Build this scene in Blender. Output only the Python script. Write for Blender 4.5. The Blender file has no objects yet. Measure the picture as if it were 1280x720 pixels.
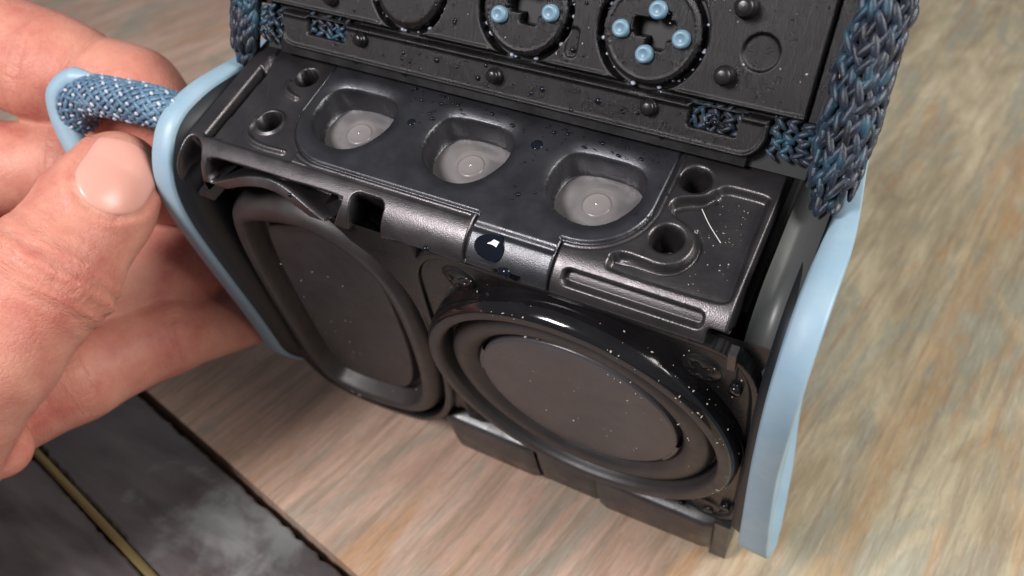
import bpy, math, random
import numpy as np
from mathutils import Matrix, Vector

random.seed(7); rng = np.random.default_rng(7)
sc = bpy.context.scene
sc.unit_settings.scale_length = 0.015          # one unit is about a centimetre and a half
PI = math.pi
TILT = math.radians(19.3)                      # the speaker is tipped forward on its bottom edge
LIFT = 6.30

# ------------------------------------------------------------------ camera
cd = bpy.data.cameras.new('camera'); cam = bpy.data.objects.new('camera', cd); sc.collection.objects.link(cam)
cd.sensor_width = 36; cd.lens = 36*1050/1280
right = Vector((0.88143772, 0.47218705, -0.0103412)); down = Vector((0.29945814, -0.5756661, -0.76087671)); fwd = Vector((-0.36522921, 0.66756867, -0.64881407))
M = Matrix.Identity(4)
for i in range(3):
    M[i][0] = right[i]; M[i][1] = -down[i]; M[i][2] = -fwd[i]
M[0][3], M[1][3], M[2][3] = 4.46, -5.97023, 11.85108
cam.matrix_world = M
cd.clip_start = 0.05; cd.clip_end = 500
cd.dof.use_dof = True; cd.dof.focus_distance = 9.25; cd.dof.aperture_fstop = 0.32
sc.camera = cam

# ------------------------------------------------------------------ light
w = bpy.data.worlds.new("World"); sc.world = w; w.use_nodes = True
bg = w.node_tree.nodes['Background']; bg.inputs[0].default_value = (0.80, 0.84, 0.90, 1); bg.inputs[1].default_value = 0.23
def area(name, loc, target, sx, sy, power, col):
    l = bpy.data.lights.new(name, 'AREA'); l.shape = 'RECTANGLE'; l.size = sx; l.size_y = sy; l.energy = power; l.color = col
    o = bpy.data.objects.new(name, l); sc.collection.objects.link(o); o.location = loc
    o.rotation_euler = (Vector(target)-Vector(loc)).to_track_quat('-Z', 'Y').to_euler(); return o
area('softbox_lamp', (34, 4, 29), (2, 5, 2), 20, 20, 22500, (1.0, 0.965, 0.92))
area('window_light', (-9, -21.5, 27.5), (0, 0, 4), 9, 8, 14800, (1.0, 0.955, 0.965))
sc.view_settings.view_transform = 'Standard'; sc.view_settings.look = 'None'
sc.view_settings.exposure = 0.0; sc.view_settings.gamma = 1.0
try:
    sc.cycles.use_denoising = True; sc.cycles.max_bounces = 8
except Exception:
    pass

# ------------------------------------------------------------------ materials
class Mat:
    def __init__(s, name, base=(.5,.5,.5), rough=.5, **kw):
        s.m = bpy.data.materials.new(name); s.m.use_nodes = True
        s.nt = s.m.node_tree; s.b = s.nt.nodes['Principled BSDF']
        s.b.inputs['Base Color'].default_value = (*base, 1); s.b.inputs['Roughness'].default_value = rough
        for k, v in kw.items(): s.b.inputs[k].default_value = v
        s.tc = s.nt.nodes.new('ShaderNodeTexCoord'); s.last_bump = None
    def n(s, t, **kw):
        x = s.nt.nodes.new(t)
        for k, v in kw.items():
            if k in x.inputs: x.inputs[k].default_value = v
            else: setattr(x, k, v)
        return x
    def l(s, a, b): s.nt.links.new(a, b)
    def mapping(s, scale=(1,1,1), rot=(0,0,0), loc=(0,0,0), src='Object'):
        m = s.nt.nodes.new('ShaderNodeMapping'); m.inputs['Scale'].default_value = scale; m.inputs['Rotation'].default_value = rot; m.inputs['Location'].default_value = loc
        s.l(s.tc.outputs[src], m.inputs['Vector']); return m.outputs[0]
    def noise(s, scale, detail=4, rough=.55, vec=None, dist=0.):
        x = s.n('ShaderNodeTexNoise', Scale=scale, Detail=detail, Roughness=rough, Distortion=dist)
        s.l(vec if vec else s.tc.outputs['Object'], x.inputs['Vector']); return x.outputs['Fac']
    def ramp(s, fac, stops, interp='LINEAR'):
        r = s.n('ShaderNodeValToRGB'); r.color_ramp.interpolation = interp
        e = r.color_ramp.elements
        while len(e) < len(stops): e.new(.5)
        for i, (p, c) in enumerate(stops):
            e[i].position = p; e[i].color = (*c, 1) if not isinstance(c, (int, float)) else (c, c, c, 1)
        s.l(fac, r.inputs[0]); return r.outputs[0]
    def mix(s, fac, a, b, mode='MIX'):
        x = s.n('ShaderNodeMix', data_type='RGBA', blend_type=mode)
        for sock, v in ((x.inputs[0], fac), (x.inputs[6], a), (x.inputs[7], b)):
            if hasattr(v, 'is_output'): s.l(v, sock)
            elif isinstance(v, (int, float)): sock.default_value = v
            else: sock.default_value = (*v, 1)
        return x.outputs[2]
    def color(s, o): s.l(o, s.b.inputs['Base Color'])
    def rough(s, o): s.l(o, s.b.inputs['Roughness'])
    def bump(s, h, strength, dist=.01):
        b = s.n('ShaderNodeBump', Strength=strength, Distance=dist); s.l(h, b.inputs['Height'])
        if s.last_bump: s.l(s.last_bump, b.inputs['Normal'])
        s.l(b.outputs[0], s.b.inputs['Normal']); s.last_bump = b.outputs[0]
        return s

def black_plastic(name, base, rough, grain, gscale=90, wear=.35, mott=1.7):
    m = Mat(name, base, rough)
    m.bump(m.noise(gscale, 1, .5), grain, .006)
    n = m.noise(1.6, 5, .6)
    m.color(m.mix(m.ramp(n, [(.35, 0.), (.75, 1.)]), base, tuple(min(1, c*mott+.002) for c in base)))
    m.rough(m.ramp(m.noise(3.1, 6, .65), [(.3, rough-.08), (.7, rough+wear*.3)]))
    return m
mt_shell = black_plastic('textured_black_plastic', (.0065,.006,.0066), .35, .42, 75)
mt_shell.b.inputs['Specular IOR Level'].default_value = 1.0; mt_shell.b.inputs['Specular Tint'].default_value = (1., .93, .95, 1)
mt_module = black_plastic('blue_black_plastic', (.0075,.0075,.0092), .36, .42, 75); mt_module.b.inputs['Specular IOR Level'].default_value = .9; mt_module.b.inputs['Specular Tint'].default_value = (.94,.95,1.,1)
mt_gloss = black_plastic('glossy_black_plastic', (.005,.0045,.005), .10, .04, 40, .25)
mt_semi = black_plastic('satin_black_plastic', (.006,.0055,.006), .29, .12, 60); mt_semi.b.inputs['Specular IOR Level'].default_value = .38
mt_rubber = black_plastic('black_rubber', (.017,.014,.014), .46, .25, 80, .2)
mt_plate = black_plastic('speckled_black_cone', (.020,.0175,.018), .45, .4, 70, .3, 1.3)
mt_disc = black_plastic('grey_dust_cap', (.042,.039,.043), .34, .22, 75, .2, 1.2)
mt_dark = Mat('dark_inside', (.008,.008,.009), .6).m
mt_skirt = black_plastic('worn_grey_plastic', (.018,.016,.017), .30, .15, 30, .5)
mt_chan = Mat('smoky_plastic', (.055,.058,.056), .42); mt_chan.bump(mt_chan.noise(14, 4), .06, .02)
mt_navy = Mat('navy_rubber', (.004,.006,.009), .5)

# brushed flap plate
mt_flap = Mat('brushed_black_plastic', (.006,.0055,.006), .3)
v = mt_flap.mapping((26, 1.5, 1.5), (0, 0, .06))
br = mt_flap.noise(3.2, 8, .75, v, .6)
mt_flap.bump(br, .8, .014); mt_flap.bump(mt_flap.noise(60, 2), .12, .01)
mt_flap.color(mt_flap.mix(mt_flap.ramp(br, [(.52, 0.), (.68, 1.)]), (.003,.0027,.003), (.026,.023,.024)))
mt_flap.rough(mt_flap.ramp(mt_flap.noise(2.0, 5, .6), [(.3, .20), (.7, .40)]))

# light blue rubber of the end caps
mt_blue = Mat('light_blue_rubber', (.24,.385,.51), .5)
n = mt_blue.noise(2.2, 6, .6)
mt_blue.color(mt_blue.mix(mt_blue.ramp(n, [(.3, 0.), (.8, 1.)]), (.205,.312,.395), (.262,.362,.425)))
mt_blue.bump(mt_blue.noise(50, 3), .10, .01); mt_blue.bump(mt_blue.noise(1.2, 5, .6), .12, .05)
mt_blue.rough(mt_blue.ramp(mt_blue.noise(1.7, 6, .65), [(.3, .36), (.7, .62)]))
mt_dot = Mat('pale_blue_plastic', (.13,.225,.30), .4); mt_dot.bump(mt_dot.noise(9, 3), .2, .02)

# yarns
def yarn(name, c0, c1, c2):
    m = Mat(name, c1, .36); m.b.inputs['Sheen Weight'].default_value = .1
    m.color(m.ramp(m.noise(3.4, 3, .6), [(.32, c0), (.52, c1), (.68, c2)]))
    v = m.mapping((5, 5, 60)); m.bump(m.noise(6, 3, .6, v), .35, .01); m.bump(m.noise(55, 2), .3, .01)
    return m
mt_yarn = yarn('blue_yarn', (.0015,.003,.007), (.005,.012,.028), (.011,.052,.085))  # teal end of the ramp paints small glints into the yarn colour
mt_cord = yarn('cord_yarn', (.040,.090,.15), (.07,.14,.22), (.11,.20,.29))
mt_fleck = yarn('pale_yarn', (.26,.31,.40), (.38,.41,.49), (.50,.52,.58))

# frosted switch film
mt_film = Mat('frosted_film', (.30,.275,.27), .26, **{'Coat Weight': .5, 'Coat Roughness': .14})
mt_film.color(mt_film.ramp(mt_film.noise(2.4, 3, .5), [(.3, (.105,.100,.106)), (.7, (.175,.158,.153))]))
mt_plunger = Mat('pale_plunger', (.175,.160,.158), .26)
mt_metal = Mat('bright_metal', (.75,.74,.72), .25, Metallic=1.0)
mt_screw = black_plastic('black_screw', (.022,.019,.019), .22, .25, 30); mt_screw.b.inputs['Metallic'].default_value = .6

# water
mt_drop = Mat('water_on_black', (.005,.0065,.011), .03, **{'IOR': 1.33})
mt_crumb = Mat('crumbs', (.40,.36,.31), .7)
mt_fibre = Mat('fibre', (.55,.54,.52), .5)

# skin
mt_skin = Mat('skin', (.62,.33,.24), .5, **{'Specular IOR Level': .3})
a1 = mt_skin.noise(.8, 5, .65); a2 = mt_skin.noise(3.5, 6, .65)
c = mt_skin.mix(mt_skin.ramp(a1, [(.38, 0.), (.62, 1.)]), (.52,.235,.172), (.39,.112,.088))
c = mt_skin.mix(mt_skin.ramp(a2, [(.35, .0), (.75, .55)]), c, (.54,.265,.19))
mt_skin.color(c)
mt_skin.b.inputs['Subsurface Weight'].default_value = .55; mt_skin.b.inputs['Subsurface Radius'].default_value = (.34, .12, .07); mt_skin.b.inputs['Subsurface Scale'].default_value = .55
vo = mt_skin.n('ShaderNodeTexVoronoi', Scale=13., feature='DISTANCE_TO_EDGE'); mt_skin.l(mt_skin.tc.outputs['Object'], vo.inputs['Vector'])
mt_skin.bump(mt_skin.ramp(vo.outputs['Distance'], [(0., 0.), (.14, 1.)]), .22, .02); mt_skin.bump(mt_skin.noise(24, 4), .25, .02)
at_f = mt_skin.n('ShaderNodeAttribute', attribute_name='finger'); at_k = mt_skin.n('ShaderNodeAttribute', attribute_name='fold')
mpk = mt_skin.n('ShaderNodeMapping'); mpk.inputs['Scale'].default_value = (7.5, 1.1, 1.1); mt_skin.l(at_f.outputs['Vector'], mpk.inputs['Vector'])
nk = mt_skin.noise(1.9, 5, .6, mpk.outputs[0], .5)
bk = mt_skin.n('ShaderNodeBump', Distance=.09); mt_skin.l(mt_skin.ramp(nk, [(.34, 0.), (.56, 1.)]), bk.inputs['Height']); ks = mt_skin.n('ShaderNodeMath', operation='MULTIPLY'); mt_skin.l(at_k.outputs['Fac'], ks.inputs[0]); ks.inputs[1].default_value = .42; mt_skin.l(ks.outputs[0], bk.inputs['Strength'])
mt_skin.l(mt_skin.last_bump, bk.inputs['Normal']); mt_skin.l(bk.outputs[0], mt_skin.b.inputs['Normal'])
mk_ = mt_skin.n('ShaderNodeMath', operation='MULTIPLY'); mt_skin.l(at_k.outputs['Fac'], mk_.inputs[0]); mt_skin.l(mt_skin.ramp(nk, [(.40, 1.), (.50, 0.)]), mk_.inputs[1])
mt_skin.color(mt_skin.mix(mk_.outputs[0], c, (.46,.185,.135)))
mt_nail = Mat('nail', (.575,.29,.235), .30, **{'Specular IOR Level': .35}); mt_nail.b.inputs['Subsurface Weight'].default_value = .4
mt_nail.b.inputs['Subsurface Radius'].default_value = (.2,.08,.06); mt_nail.b.inputs['Subsurface Scale'].default_value = .4
mt_nail.bump(mt_nail.noise(5, 3), .06, .02)

# weathered wood
GR = math.radians(-8.1)
mt_wood = Mat('weathered_wood', (.4,.34,.26), .5)
WR = (0, 0, -GR); STREAK = 4.95+.75
def wmap(a, b, loc=(0,0,0)): 
    m1 = mt_wood.mapping((1,1,1), WR, loc); m2 = mt_wood.nt.nodes.new('ShaderNodeMapping'); m2.inputs['Scale'].default_value = (a, b, 1); mt_wood.l(m1, m2.inputs['Vector']); return m2.outputs[0]
g1 = mt_wood.noise(1., 5, .55, wmap(1.0, .24), 1.3)             # broad weathering bands
g2 = mt_wood.noise(1., 4, .6, wmap(6.5, .26), .6)              # fine dark grain
g3 = mt_wood.noise(1., 4, .55, wmap(.9, .15, (3,1,0)), 1.2)    # amber streaks
g4 = mt_wood.noise(.30, 4, .55)
g5 = mt_wood.noise(2.2, 7, .68)                                # blotches
g6 = mt_wood.noise(1., 4, .6, wmap(.7, .22, (7,4,0)), 1.2)     # grey green patches
g7 = mt_wood.noise(1., 5, .7, wmap(24., 1.5), .5)
cool = mt_wood.ramp(g1, [(.30, (.235,.19,.115)), (.46, (.33,.275,.175)), (.60, (.42,.36,.24)), (.76, (.57,.505,.365))])
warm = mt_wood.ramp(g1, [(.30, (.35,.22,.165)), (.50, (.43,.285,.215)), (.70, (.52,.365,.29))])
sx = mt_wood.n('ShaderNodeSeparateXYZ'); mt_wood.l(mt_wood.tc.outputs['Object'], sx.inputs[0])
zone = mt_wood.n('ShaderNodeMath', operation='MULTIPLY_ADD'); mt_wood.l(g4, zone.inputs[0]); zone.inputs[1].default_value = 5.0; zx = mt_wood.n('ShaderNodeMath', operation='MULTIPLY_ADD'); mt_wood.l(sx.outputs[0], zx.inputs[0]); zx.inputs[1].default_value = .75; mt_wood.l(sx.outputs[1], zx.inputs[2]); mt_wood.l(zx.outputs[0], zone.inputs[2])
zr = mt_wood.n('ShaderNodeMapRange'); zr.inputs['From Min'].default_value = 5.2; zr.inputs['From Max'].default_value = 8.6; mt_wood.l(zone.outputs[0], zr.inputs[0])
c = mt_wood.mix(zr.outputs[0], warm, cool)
c = mt_wood.mix(mt_wood.ramp(g6, [(.50, 0.), (.62, .7)]), c, (.23,.235,.19))
c = mt_wood.mix(mt_wood.ramp(g3, [(.58, 0.), (.68, .62)]), c, (.37,.205,.09))
sw_ = mt_wood.n('ShaderNodeSeparateXYZ'); mt_wood.l(mt_wood.mapping((1,1,1), WR), sw_.inputs[0])
aw = mt_wood.n('ShaderNodeMath', operation='MULTIPLY_ADD'); mt_wood.l(g1, aw.inputs[0]); aw.inputs[1].default_value = 1.5; mt_wood.l(sw_.outputs[0], aw.inputs[2])
ab = mt_wood.n('ShaderNodeMath', operation='ABSOLUTE'); as_ = mt_wood.n('ShaderNodeMath', operation='SUBTRACT'); mt_wood.l(aw.outputs[0], as_.inputs[0]); as_.inputs[1].default_value = STREAK; mt_wood.l(as_.outputs[0], ab.inputs[0])
c = mt_wood.mix(mt_wood.ramp(ab.outputs[0], [(.06, .6), (.36, 0.)]), c, (.37,.225,.105))
c = mt_wood.mix(mt_wood.ramp(g2, [(.49, 0.), (.63, .6)]), c, (.22,.165,.11))
c = mt_wood.mix(mt_wood.ramp(g7, [(.50, 0.), (.68, .42)]), c, (.52,.44,.35))
c = mt_wood.mix(mt_wood.ramp(g5, [(.55, 0.), (.70, .42)]), c, (.27,.245,.185))
g8 = mt_wood.noise(1., 3, .7, wmap(38., 4.), .2)
c = mt_wood.mix(mt_wood.ramp(g8, [(.56, 0.), (.70, .5)]), c, (.17,.125,.085))
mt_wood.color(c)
mt_wood.bump(g2, .3, .03); mt_wood.bump(g1, .15, .05)
mt_wood.rough(mt_wood.ramp(g5, [(.3, .36), (.7, .60)]))

mt_steel = Mat('stained_steel', (.06,.055,.057), .34, Metallic=.55)
s1 = mt_steel.noise(.9, 7, .6, None, .5)
vd = mt_steel.n('ShaderNodeVectorMath', operation='DISTANCE'); mt_steel.l(mt_steel.mapping((.75,1.15,1)), vd.inputs[0]); vd.inputs[1].default_value = (-3.05*.75, -1.15*1.15, 0)
sa = mt_steel.n('ShaderNodeMath', operation='MULTIPLY_ADD'); mt_steel.l(vd.outputs['Value'], sa.inputs[0]); sa.inputs[1].default_value = -.17; mt_steel.l(s1, sa.inputs[2])
sb = mt_steel.n('ShaderNodeMath', operation='ADD'); mt_steel.l(sa.outputs[0], sb.inputs[0]); sb.inputs[1].default_value = .22; s1 = sb.outputs[0]; s2 = mt_steel.noise(1.3, 4, .55, mt_steel.mapping((.45,1.6,1), (0,0,.21)))
c = mt_steel.mix(mt_steel.ramp(s1, [(.50, 0.), (.66, .8)]), mt_steel.ramp(s2, [(.3, (.10,.088,.092)), (.7, (.17,.155,.158))]), mt_steel.ramp(s2, [(.3, (.20,.215,.22)), (.7, (.34,.36,.355))]))
c = mt_steel.mix(mt_steel.ramp(mt_steel.noise(.9, 5, .6, mt_steel.mapping((1,1,1), loc=(5,2,0))), [(.62, 0.), (.75, .6)]), c, (.12,.055,.03))
mt_steel.color(c); mt_steel.rough(mt_steel.ramp(s2, [(.3, .25), (.7, .5)])); mt_steel.bump(s2, .15, .03); mt_steel.bump(mt_steel.noise(2., 5, .6, mt_steel.mapping((1,14,1), (0,0,.21))), .2, .02)
mt_brass = Mat('brass', (.42,.33,.15), .35, Metallic=.8); mt_brass.bump(mt_brass.noise(4, 4), .2, .03)
mt_gap = Mat('dark_seam', (.012,.010,.009), .8)

# ------------------------------------------------------------------ helpers
def mk(name, verts, faces, mat, parent=None, smooth=True, **props):
    me = bpy.data.meshes.new(name)
    verts = np.asarray(verts, float)
    if isinstance(faces, np.ndarray) and faces.ndim == 2:
        nf, k = faces.shape
        me.vertices.add(len(verts)); me.vertices.foreach_set('co', verts.ravel())
        me.loops.add(nf*k); me.loops.foreach_set('vertex_index', faces.ravel().astype(np.int32))
        me.polygons.add(nf); me.polygons.foreach_set('loop_start', np.arange(0, nf*k, k, dtype=np.int32)); 
        me.update(calc_edges=True)
    else:
        me.from_pydata(verts.tolist(), [], faces)
    if smooth: me.polygons.foreach_set('use_smooth', np.ones(len(me.polygons), bool))
    me.update(); me.validate()
    me.materials.append(mat.m if isinstance(mat, Mat) else mat)
    o = bpy.data.objects.new(name, me); sc.collection.objects.link(o)
    if parent: o.parent = parent
    for k, v in props.items(): o[k] = v
    return o
def empty(name, label, cat, loc=(0,0,0), rx=0., group=None):
    o = bpy.data.objects.new(name, None); sc.collection.objects.link(o); o.location = loc; o.rotation_euler = (rx, 0, 0); o.empty_display_size = .3
    o['label'] = label; o['category'] = cat
    if group: o['group'] = group
    return o
class MB:
    def __init__(s): s.v = []; s.f = []
    def add(s, verts, faces):
        b = len(s.v); s.v.extend([tuple(p) for p in verts]); s.f.extend([tuple(i+b for i in f) for f in faces]); return s
    def build(s, name, mat, parent=None, smooth=True, **p): return mk(name, s.v, s.f, mat, parent, smooth, **p)
def smoothstep(x): x = np.clip(x, 0, 1); return x*x*(3-2*x)
def inside(d, wd): return smoothstep(.5 - d/wd)          # 1 inside (d<0), 0 outside
def sd_rbox(X, Y, cx, cy, hx, hy, r):
    qx = np.abs(X-cx)-hx+r; qy = np.abs(Y-cy)-hy+r
    return np.hypot(np.maximum(qx,0), np.maximum(qy,0))+np.minimum(np.maximum(qx,qy),0)-r
def sd_c(X, Y, cx, cy, r): return np.hypot(X-cx, Y-cy)-r
def sd_line(X, Y, pts):
    d = np.full(X.shape, 1e9)
    for (ax,ay),(bx,by) in zip(pts[:-1], pts[1:]):
        ex,ey = bx-ax,by-ay; t = np.clip(((X-ax)*ex+(Y-ay)*ey)/(ex*ex+ey*ey+1e-12),0,1)
        d = np.minimum(d, np.hypot(X-ax-t*ex, Y-ay-t*ey))
    return d
def sd_poly(X, Y, pts):
    d = sd_line(X, Y, list(pts)+[pts[0]]); ins = np.zeros(X.shape, bool); n = len(pts)
    for i in range(n):
        (ax,ay),(bx,by) = pts[i], pts[(i+1)%n]
        if ay == by: continue
        c_ = (ay > Y) != (by > Y); ins ^= c_ & (X < (bx-ax)*(Y-ay)/(by-ay)+ax)
    return np.where(ins, -d, d)
def chaikin(pts, n=3, closed=True):
    p = np.array(pts, float)
    for _ in range(n):
        q = np.roll(p, -1, 0) if closed else p[1:]
        a = p if closed else p[:-1]
        new = np.empty((2*len(a), p.shape[1])); new[0::2] = .75*a+.25*q; new[1::2] = .25*a+.75*q
        p = new if closed else np.vstack([p[:1], new, p[-1:]])
    return [tuple(x) for x in p]
def grid_faces(nx, ny, mask=None):
    i, j = np.meshgrid(np.arange(nx-1), np.arange(ny-1), indexing='ij')
    a = i*ny+j; f = np.stack([a, a+ny, a+ny+1, a+1], -1)
    return f[mask] if mask is not None else f.reshape(-1, 4)
def cell(A): return (A[:-1,:-1]+A[1:,:-1]+A[1:,1:]+A[:-1,1:])/4
def compact(v, f):
    used = np.unique(f); m = np.full(len(v), -1); m[used] = np.arange(len(used)); return v[used], m[f]
def tube(pts, rad, n=12, caps=True, flat=None):
    P = np.array(pts, float); R_ = np.full(len(P), rad) if np.isscalar(rad) else np.array(rad, float)
    T = np.gradient(P, axis=0); T /= np.linalg.norm(T, axis=1)[:,None]+1e-12
    ref = np.array([0,0,1.]) if abs(T[0][2]) < .9 else np.array([1.,0,0])
    u = np.cross(ref, T[0]); u /= np.linalg.norm(u); V = []; F_ = []
    for k in range(len(P)):
        u = u-T[k]*(u@T[k]); u /= np.linalg.norm(u); w_ = np.cross(T[k], u)
        for a in range(n):
            t = 2*PI*a/n; V.append(P[k]+R_[k]*(u*math.cos(t)+w_*math.sin(t)))
    for k in range(len(P)-1):
        for a in range(n): F_.append((k*n+a, k*n+(a+1)%n, (k+1)*n+(a+1)%n, (k+1)*n+a))
    if caps: F_.append(tuple(range(n-1,-1,-1))); F_.append(tuple((len(P)-1)*n+a for a in range(n)))
    return V, F_
def spline(pts, m=8):
    P = np.array(pts, float); P = np.vstack([2*P[0]-P[1], P, 2*P[-1]-P[-2]]); out = []
    for i in range(1, len(P)-2):
        for k in range(m):
            t = k/m; a,b,c_,d = P[i-1],P[i],P[i+1],P[i+2]
            out.append(.5*((2*b)+(-a+c_)*t+(2*a-5*b+4*c_-d)*t*t+(-a+3*b-3*c_+d)*t**3))
    out.append(P[-2]); return np.array(out)
def lathe(prof, cx, cy, fmap, n=96):
    """profile of (radius, height) swept round (cx,cy); fmap(x,y,h)->point"""
    V = []; F_ = []; m = len(prof)
    for r_, h in prof:
        for a in range(n):
            t = 2*PI*a/n; V.append(fmap(cx+r_*math.cos(t), cy+r_*math.sin(t), h))
    for k in range(m-1):
        for a in range(n): F_.append((k*n+a, k*n+(a+1)%n, (k+1)*n+(a+1)%n, (k+1)*n+a))
    return V, F_
def ellipsoid(c, ax, n=8, m=6):
    """ax: 3 half axis vectors"""
    V = [np.array(c)+ax[2]]; F_ = []
    for i in range(1, m):
        ph = PI*i/m
        for j in range(n):
            t = 2*PI*j/n; V.append(np.array(c)+math.sin(ph)*(math.cos(t)*ax[0]+math.sin(t)*ax[1])+math.cos(ph)*ax[2])
    V.append(np.array(c)-ax[2])
    for j in range(n): F_.append((0, 1+j, 1+(j+1)%n))
    for i in range(m-2):
        for j in range(n): F_.append((1+i*n+j, 1+(i+1)*n+j, 1+(i+1)*n+(j+1)%n, 1+i*n+(j+1)%n))
    b = 1+(m-2)*n
    for j in range(n): F_.append((b+j, len(V)-1, b+(j+1)%n))
    return V, F_
def box(mb, x0, x1, y0, y1, z0, z1, f=lambda p: p):
    vs = [f(p) for p in ((x0,y0,z0),(x1,y0,z0),(x1,y1,z0),(x0,y1,z0),(x0,y0,z1),(x1,y0,z1),(x1,y1,z1),(x0,y1,z1))]
    mb.add(vs, [(0,3,2,1),(4,5,6,7),(0,1,5,4),(1,2,6,5),(2,3,7,6),(3,0,4,7)])

RAD = .5; AL = RAD*PI/2
def shell_map(x, s, h):
    """x along the speaker, s along the top (s>0), the rounded edge and the front (s<-AL); h outward"""
    x, s, h = np.broadcast_arrays(np.asarray(x,float), np.asarray(s,float), np.asarray(h,float))
    a = np.clip(-s/RAD, 0, PI/2)
    y = RAD-RAD*np.sin(a)+np.maximum(s,0); z = -RAD+RAD*np.cos(a)+np.minimum(s+AL,0)*(s < -AL)
    return np.stack([x, y-np.sin(a)*h, z+np.cos(a)*h], -1)
FT = math.radians(2.6); FZ = np.array([0, math.sin(FT), math.cos(FT)]); FN = np.array([0, -math.cos(FT), math.sin(FT)])
def front_map(x, v, h):
    x, v, h = np.broadcast_arrays(np.asarray(x,float), np.asarray(v,float), np.asarray(h,float))
    return np.stack([x, FZ[1]*v+FN[1]*h, -.5+FZ[2]*v+FN[2]*h], -1)
FA = math.radians(40); LU = np.array([0, math.sin(FA), math.cos(FA)]); LN = np.array([0, -math.cos(FA), math.sin(FA)])
def flap_map(x, v, h):
    x, v, h = np.broadcast_arrays(np.asarray(x,float), np.asarray(v,float), np.asarray(h,float))
    return np.stack([x, 1.95+LU[1]*v+LN[1]*h, .15+LU[2]*v+LN[2]*h], -1)
def to_world(p):
    p = np.asarray(p, float); c_, s_ = math.cos(TILT), math.sin(TILT)
    return np.stack([p[...,0], c_*p[...,1]-s_*p[...,2], s_*p[...,1]+c_*p[...,2]+LIFT], -1)

# ------------------------------------------------------------------ table
def slab(name, poly, z0, z1, mat, **p):
    n = len(poly); vs = [(x,y,z0) for x,y in poly]+[(x,y,z1) for x,y in poly]
    return mk(name, vs, [tuple(range(n-1,-1,-1)), tuple(range(n,2*n))]+[(i,(i+1)%n,n+(i+1)%n,n+i) for i in range(n)], mat, None, False, **p)
ex = np.array([.977,-.2127]); ex /= np.linalg.norm(ex); ey = np.array([-ex[1], ex[0]]); s0 = np.array([-4.02,-.37])
def tp(a, b): q = s0+ex*a+ey*b; return (float(q[0]), float(q[1]))
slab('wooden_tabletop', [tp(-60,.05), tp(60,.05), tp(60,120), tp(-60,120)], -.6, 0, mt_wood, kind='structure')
def strip(name, b0, b1, top, mat, label, cat, group=None):
    mb = MB(); bev = .04
    prof = [(b0,-.5),(b0,top-bev),(b0+bev,top),(b1-bev,top),(b1,top-bev),(b1,-.5)]
    av = np.r_[-60, np.arange(-9, 8, .12), 60]; n = len(prof); jit = lambda: rng.normal()*.010+(.035*rng.random() if rng.random() < .12 else 0)
    for a in av:
        j0, j1 = (jit(), jit()) if cat != 'brass strip' else (0, 0)
        for q, (b, z) in enumerate(prof): mb.v.append((*tp(a, b+(j0 if q < 3 else -j1)), z-(abs(j0+j1)*.4 if q in (1, 4) else 0)))
    m = len(av); mb.f = [(k*n+i, k*n+i+1, (k+1)*n+i+1, (k+1)*n+i) for k in range(m-1) for i in range(n-1)]+[tuple(range(n)), tuple(range(m*n-1, (m-1)*n-1, -1))]
    o = mb.build(name, mat, None, False, label=label, category=cat)
    if group: o['group'] = group
    return o
slab('dark_seam_floor', [tp(-60,-30), tp(60,-30), tp(60,.2), tp(-60,.2)], -.7, -.55, mt_gap, kind='structure')
strip('metal_strip', -1.93, -.10, -.02, mt_steel, 'wide stained grey metal strip running along the edge of the wood', 'metal strip', 'metal strips beside the wood')
strip('metal_strip', -9.5, -2.12, -.03, mt_steel, 'dark metal strip beyond the thin brass strip in the lower left corner', 'metal strip', 'metal strips beside the wood')
strip('brass_strip', -2.09, -1.96, .02, mt_brass, 'thin brass strip inlaid between the two dark metal strips', 'brass strip')

# ------------------------------------------------------------------ speaker
sp = empty('portable_speaker', 'opened black portable speaker with light blue end caps tipped forward on the wood', 'speaker', (0,0,LIFT), TILT)

# --- top shell : one continuous moulded skin over top, rounded edge and upper front
dx = .0135
xs = np.arange(-3.95, 3.475, dx); ss = np.arange(-1.18, 2.2, dx); X, S = np.meshgrid(xs, ss, indexing='ij')
H = np.zeros(X.shape)
def cut(d, depth, wd=.03):
    global H; H = np.minimum(H, -depth*inside(d, wd))
def rise(d, amt, wd=.03):
    global H; H = H+amt*inside(d, wd)
# left rail, its slot and the shallow sunk field
stad = sd_rbox(X, S, -.06, 1.25, 2.36, 1.20, .72)
field = np.maximum.reduce([np.abs(X+2.75)-.66, -.05-S, -(stad-.02)])
rise(field, -.045, .05)
rise(sd_poly(X, S, [(-3.45,1.4),(-3.26,1.12),(-3.10,.82),(-3.08,.6),(-3.22,0.),(-3.45,-.05)]), -.03, .05)
cut(sd_poly(X, S, [(-3.47,1.22),(-3.37,1.18),(-3.395,.03),(-3.44,-.05),(-3.47,-.02)]), .30, .03)
rise(sd_line(X, S, chaikin([(-2.985,.42),(-2.975,.22),(-2.86,.11),(-2.62,.06),(-2.29,.075)], 3, False))-.028, .05, .05)
rise(sd_line(X, S, chaikin([(-2.93,1.12),(-2.88,.98),(-2.77,.93),(-2.66,.905)], 2, False))-.026, .05, .05)
rise(sd_c(X, S, -2.76, .44, .20), .03, .05)
for hx, hy, hr in ((-2.76,.44,.150), (-2.735,1.27,.150)):
    cut(sd_c(X, S, hx, hy, hr+.03), .03, .05); cut(sd_c(X, S, hx, hy, hr), .5, .03)
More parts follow.
